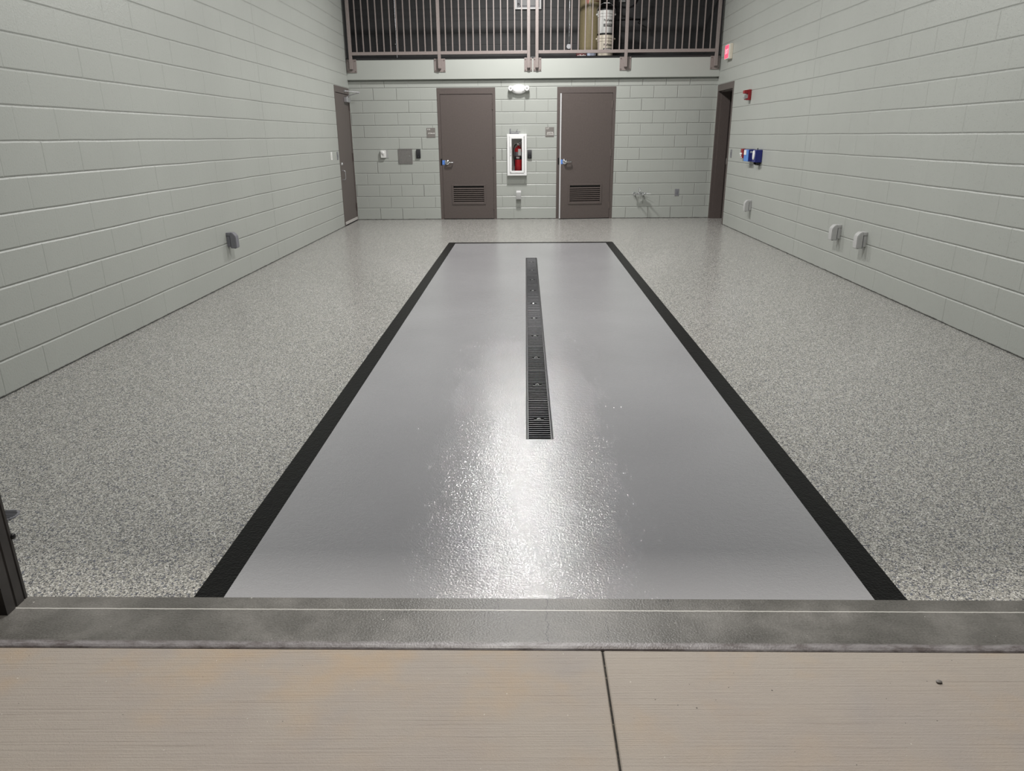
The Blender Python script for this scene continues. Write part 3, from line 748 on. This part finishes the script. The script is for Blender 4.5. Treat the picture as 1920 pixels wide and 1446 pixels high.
outlet((0, -6.018, .437), math.pi/2, 'grey hooded outlet low on the left wall, darkened for its unlit side', M['grey_dk'])  # same grey outlet, shade of its unlit side put into a darker material

# hose faucet
t = thing('utility_faucet', 'chrome two-valve utility faucet low on the back wall right of the open louvered door', 'faucet', (5.10, 0, .44))
bm = new()
for s in (-1, 1):
    cyl(bm, (s*.075, -.0, -.01), (s*.075, -.004, -.01), .032, n=20); cyl(bm, (s*.075, 0, -.01), (s*.075, -.085, -.01), .012, n=14); sph(bm, (s*.075, -.085, -.01), .02, 14)
cyl(bm, (-.075, -.085, -.01), (.075, -.085, -.01), .015, n=14); sph(bm, (0, -.085, -.008), .024, 14)
obj('valve_body', bm, M['chrome'], t, True)
for s in (-1, 1):
    bm = new(); cyl(bm, (s*.075, -.085, -.01), (s*.100, -.10, .0), .009, n=10); lathe(bm, [(0, 0), (.02, 0), (.024, .006), (.02, .014), (0, .016)], (0, 0, 0), 'x', 14)
    for v in list(bm.verts)[-70:]: v.co = Vector((s*(v.co.x+.102), v.co.y-.105, v.co.z+.003))
    obj('handle', bm, M['chrome'], t, True)
bm = new(); tube(bm, curve([(0, -.085, 0), (0, -.088, .05), (0, -.105, .085), (0, -.14, .09), (.0, -.19, .06), (0, -.20, .03)]), .010, 12); cyl(bm, (0, -.20, .03), (0, -.202, .0), .014, n=14); obj('spout', bm, M['chrome'], t, True)
bm = new(); tube(bm, [(0, -.075, .095), (0, -.006, .10)], .004, 8); sph(bm, (0, -.09, .095), .012, 12); obj('brace', bm, M['chrome'], t, True)

t = thing('blank_plate', 'small grey cover plate low on the back wall right of the faucet', 'cover plate', (5.788, 0, .45))
bm = new(); box(bm, -.037, -.006, -.06, .037, 0, .06, .002); obj('plate', bm, M['plate_grey'], t)
bm = new(); box(bm, -.017, -.0085, -.034, .017, -.006, .034, .001, 1); obj('outlet_insert', bm, M['grey_dk'], t)

# ------------------------------------------------------------------ left wall plates
def plate(loc, rz, label, mat, insert, group=None, w=.038, h=.062):
    p = thing('switch_plate', label, 'switch plate', loc, rz, group)
    bm = new(); box(bm, -w, -.007, -h, w, 0, h, .002); obj('plate', bm, mat, p)
    bm = new(); box(bm, -.012, -.012, -.022, .012, -.007, .022, .001, 1); obj('switch', bm, insert, p)
plate((0, -1.575, 1.155), math.pi/2, 'pale switch plate on the left wall, farther from the brown door frame', M['white_pl'], M['white_pl'], None, .042)
plate((0, -1.18, 1.150), math.pi/2, 'dark grey switch plate on the left wall right beside the brown door frame', M['plate_grey'], M['grey_dk'])
plate((W, -1.235, 1.140), -math.pi/2, 'dark grey switch plate on the right wall right beside the open doorway', M['plate_grey'], M['grey_dk'])

# ------------------------------------------------------------------ right wall things
t = thing('exit_sign', 'white exit sign with lit red face above the open doorway on the right wall', 'exit sign', (W, -.69, 2.575))
bm = new(); box(bm, -.050, -.128, 0, 0, .128, .225, .006); obj('sign_case', bm, M['offwhite'], t)
bm = new(); box(bm, -.066, -.124, .004, -.0505, .124, .221, .003)
obj('face_frame', bm, M['white_pl'], t)
bm = new(); box(bm, -.0675, -.112, .016, -.066, .112, .209, .0005, 1); fc = obj('lit_face', bm, M['exit_red'], t)
text('EXIT', .10, M['exit_white'], fc, (-.068, 0, .1125), FACE_X, 'exit_lettering', .0006, .85, .001)

t = thing('horn_strobe', 'red fire alarm horn strobe on the right wall above the blue boxes', 'fire alarm', (W, -2.0, 1.975))
bm = new(); box(bm, -.045, -.055, -.07, 0, .055, .075, .006); obj('housing', bm, M['red_dev'], t)
bm = new(); prism(bm, [(-.045, .015), (-.10, .022), (-.10, .065), (-.045, .07)], -.045, .045, 'y'); bmesh.ops.bevel(bm, geom=list(bm.edges), offset=.004, segments=1, affect='EDGES'); obj('horn_cover', bm, M['red_dev'], t)
bm = new(); prism(bm, [(-.045, -.045), (-.092, -.05), (-.10, -.03), (-.095, .003), (-.045, .005)], -.04, .04, 'y'); obj('strobe_lens', bm, M['grey_pl'], t)
bm = new(); box(bm, -.075, -.042, -.066, -.045, .042, -.05, .003); obj('lower_grille', bm, M['red_dev'], t)

t = thing('pull_station', 'red fire alarm pull station on the right wall just left of the blue boxes', 'fire alarm pull', (W, -1.975, 1.155))
bm = new(); box(bm, -.045, -.052, -.065, 0, .052, .068, .005); obj('housing', bm, M['red_dev'], t)
bm = new(); box(bm, -.062, -.042, -.012, -.045, .042, .012, .003); box(bm, -.058, -.014, -.04, -.045, .014, -.012, .003); obj('pull_handle', bm, M['white'], t)
bm = new(); box(bm, -.0475, -.042, -.058, -.045, .042, -.048, .0005, 1); obj('pull_label', bm, M['signtxt'], t)
def blue_box(y, ylen, label, lt):
    b_ = thing('wall_dispenser', label, 'dispenser', (W, y, 1.14), 0, None)
    h0, h1 = -.085, .082
    bm = new(); box(bm, -.085, -ylen/2, h0, 0, ylen/2, h1, .006); obj('housing', bm, M['blue_dk'], b_)
    bm = new(); box(bm, -.092, -ylen/2+.003, h0+.002, -.0855, ylen/2-.003, h1-.002, .003); fr = obj('front_cover', bm, lt, b_)
    return b_, fr
b_, fr = blue_box(-2.38, .225, 'blue wall dispenser with light blue front, beside the red pull station', M['blue_lt'])
bm = new(); box(bm, -.100, -.02, .005, -.0925, .09, .072, .003); obj('window', bm, M['white'], fr)
bm = new(); box(bm, -.068, -.1137, .035, -.025, -.1125, .06, .0003, 1); obj('sticker', bm, M['paleblue'], b_)
b_, fr = blue_box(-2.775, .15, 'navy blue wall dispenser with white oval front, nearer the camera of the two', M['blue_dk'])
bm = new(); lathe(bm, [(0, 0), (.030, 0), (.033, .006), (.030, .016), (.0, .02)], (0, 0, 0), 'x', 24)
for v in bm.verts: v.co = Vector((-.092-v.co.x, v.co.y*1.2-.005, v.co.z*2.0+.012))
obj('oval_cover', bm, M['white'], fr, True)
bm = new(); box(bm, -.06, -.05, -.125, -.01, .05, -.085, .006); box(bm, -.08, .02, -.115, -.06, .05, -.085, .004); obj('cable_gland', bm, M['black'], b_)
bm = new(); cyl(bm, (-.03, .06, .082), (-.03, .06, .105), .006, n=10); obj('antenna', bm, M['black'], b_, True)

# ------------------------------------------------------------------ floor things
def grate_mesh(L, w, nb):
    bm = new(); e = .0075; zt, zb = -.003, -.022
    box(bm, 0, 0, zb, e, L, zt, .001, 1); box(bm, w-e, 0, zb, w, L, zt, .001, 1)
    n = nb; mid = n//2
    for k in range(n+1):
        y = (L-.008)*k/n
        if k == mid:
            box(bm, e, y, zb, w/2-.026, y+.0095, zt-.0005, .0015, 1); box(bm, w/2+.026, y, zb, w-e, y+.0095, zt-.0005, .0015, 1)
        else: box(bm, e, y, zb, w-e, y+.0095, zt-.0005, .0015, 1)
    return bm
gn, gl = 10, (TY1-TY0-.012)/10
ordn = ['nearest to the camera', 'second from the camera', 'third from the camera', 'fourth from the camera', 'fifth from the camera',
        'sixth from the camera', 'third from the far end', 'second from the far end but one', 'second from the far end', 'at the far end by the back doors']
ordn[6] = 'fourth from the far end'; ordn[7] = 'third from the far end'
g0_ = None
for k in range(gn):
    loc = (TX0+.0065, TY0+.006+k*gl, 0)
    lab = 'cast iron trench drain grate, '+ordn[k]
    if g0_ is None:
        g0_ = thing('drain_grate', lab, 'drain grate', loc, 0, 'grates of the trench drain')
        obj('grate', grate_mesh(gl-.004, TX1-TX0-.013, 20), M['iron'], g0_)
        bm = new(); w_ = TX1-TX0-.013; lathe(bm, [(0, -.001), (.008, -.001), (.0125, -.006), (.0125, -.012), (0, -.012)][::-1], (w_/2, gl/2-.002, 0), 'z', 14); obj('lock_bolt', bm, M['chrome'], g0_, True)
        bm = new(); box(bm, w_/2-.027, gl/2-.018, -.0215, w_/2+.027, gl/2+.016, -.0125); obj('bolt_plate', bm, M['pit'], g0_)
    else: dup(g0_, loc, 0, lab)
t = thing('drain_channel', 'black steel trench frame set in the grey centre panel of the floor', 'drain channel', ((TX0+TX1)/2, (TY0+TY1)/2, 0))
hx, hy = (TX1-TX0)/2-.0005, (TY1-TY0)/2-.0005
bm = new()
box(bm, -hx, -hy, -.085, -hx+.0045, hy, .0005, .0008, 1); box(bm, hx-.0045, -hy, -.085, hx, hy, .0005, .0008, 1)
box(bm, -hx+.0045, -hy, -.085, hx-.0045, -hy+.005, .0005); box(bm, -hx+.0045, hy-.005, -.085, hx-.0045, hy, .0005); obj('channel_frame', bm, M['black_steel'], t)
t = thing('floor_cleanout', 'round dark metal floor drain cover in the flake floor behind the left jamb post', 'drain cover', (.975, -10.975, 0))
bm = new(); lathe(bm, [(0, .0), (.050, 0), (.050, .003), (.047, .0045), (0, .0045)], (0, 0, 0), 'z', 36); obj('cover', bm, M['grey_dk'], t, True)
bm = new()
for k in range(-3, 4): 
    q = math.sqrt(max(0, .042**2-(k*.011)**2)); box(bm, -q, k*.011-.002, .0045, q, k*.011+.002, .0060)
obj('ribs', bm, M['iron'], t)
tag(obj('pebble', sph(new(), (4.206, -11.876, AZ+.0035), .0085, 12, (1, .8, .45)), M['sign']), 'small brown pebble on the driveway concrete at the lower right', 'pebble')

# ------------------------------------------------------------------ lamps
def fixture(x, y, z, label, energy, size, spread=180):
    f = thing('high_bay_light', label, 'ceiling light', (x, y, z), 0, 'high bay lights in the bay')
    bm = new(); lathe(bm, [(size/2+.02, .0), (size/2+.03, .01), (size/2+.02, .05), (.1, .09), (.05, .16), (0, .16)], (0, 0, 0), 'z', 36); obj('lamp_housing', bm, M['white_pl'], f, True)
    bm = new(); cyl(bm, (0, 0, .16), (0, 0, CEIL-z), .01, n=8); obj('hanger', bm, M['satin'], f, True)
    l = bpy.data.lights.new('high_bay_lamp', 'AREA'); l.shape = 'DISK'; l.size = size; l.energy = energy; l.color = (1, .985, .962); l.spread = math.radians(spread)
    o = bpy.data.objects.new('lamp', l); C.objects.link(o); o.parent = f; o.location = (0, 0, -.006)
fixture(3.04, -1.95, 4.45, 'round high bay light hanging near the mezzanine', 200, .5, 180)
fixture(3.10, -5.1, 4.65, 'round high bay light hanging over the middle of the bay', 130, .34)
fixture(3.12, -8.6, 4.65, 'round high bay light hanging near the bay opening', 182, .34)
def wallpack():
    f = thing('outdoor_wall_light', 'outdoor wall light above the bay opening', 'wall light', (3.15, -11.585, 4.3))
    bm = new(); box(bm, -.2, -.16, 0, .2, 0, .16, .01); obj('lamp_housing', bm, M['grey_dk'], f)
    l = bpy.data.lights.new('wall_pack_lamp', 'AREA'); l.shape = 'RECTANGLE'; l.size = .34; l.size_y = .12; l.energy = 118; l.color = (1, .95, .88)
    o = bpy.data.objects.new('lamp', l); C.objects.link(o); o.parent = f; o.location = (0, -.085, -.006); o.rotation_euler = (math.radians(-8), 0, 0)
wallpack()
w = bpy.data.worlds.new('night'); bpy.context.scene.world = w; w.use_nodes = True
w.node_tree.nodes['Background'].inputs[0].default_value = (.5, .55, .65, 1); w.node_tree.nodes['Background'].inputs[1].default_value = .012

# ------------------------------------------------------------------ camera
cam = bpy.data.cameras.new('camera'); co = bpy.data.objects.new('camera', cam); C.objects.link(co)
cam.sensor_fit = 'HORIZONTAL'; cam.sensor_width = 36; cam.lens = 1358.596/1920*36; cam.clip_start = .05
yaw, pitch, roll = .0203928, -.331220, .0082123
R = (Matrix.Rotation(yaw, 3, 'Z') @ Matrix.Rotation(pitch, 3, 'X') @ Matrix.Rotation(roll, 3, 'Y'))
right, fwd, up = R.col[0], R.col[1], R.col[2]
m = Matrix((right, up, -fwd)).transposed().to_4x4(); m.translation = (3.06836, -13.5205, 1.42732)
co.matrix_world = m
sc = bpy.context.scene; sc.camera = co
sc.view_settings.view_transform = 'Standard'; sc.view_settings.look = 'None'; sc.view_settings.gamma = 1; sc.view_settings.use_curve_mapping = False
sc.view_settings.exposure = 0
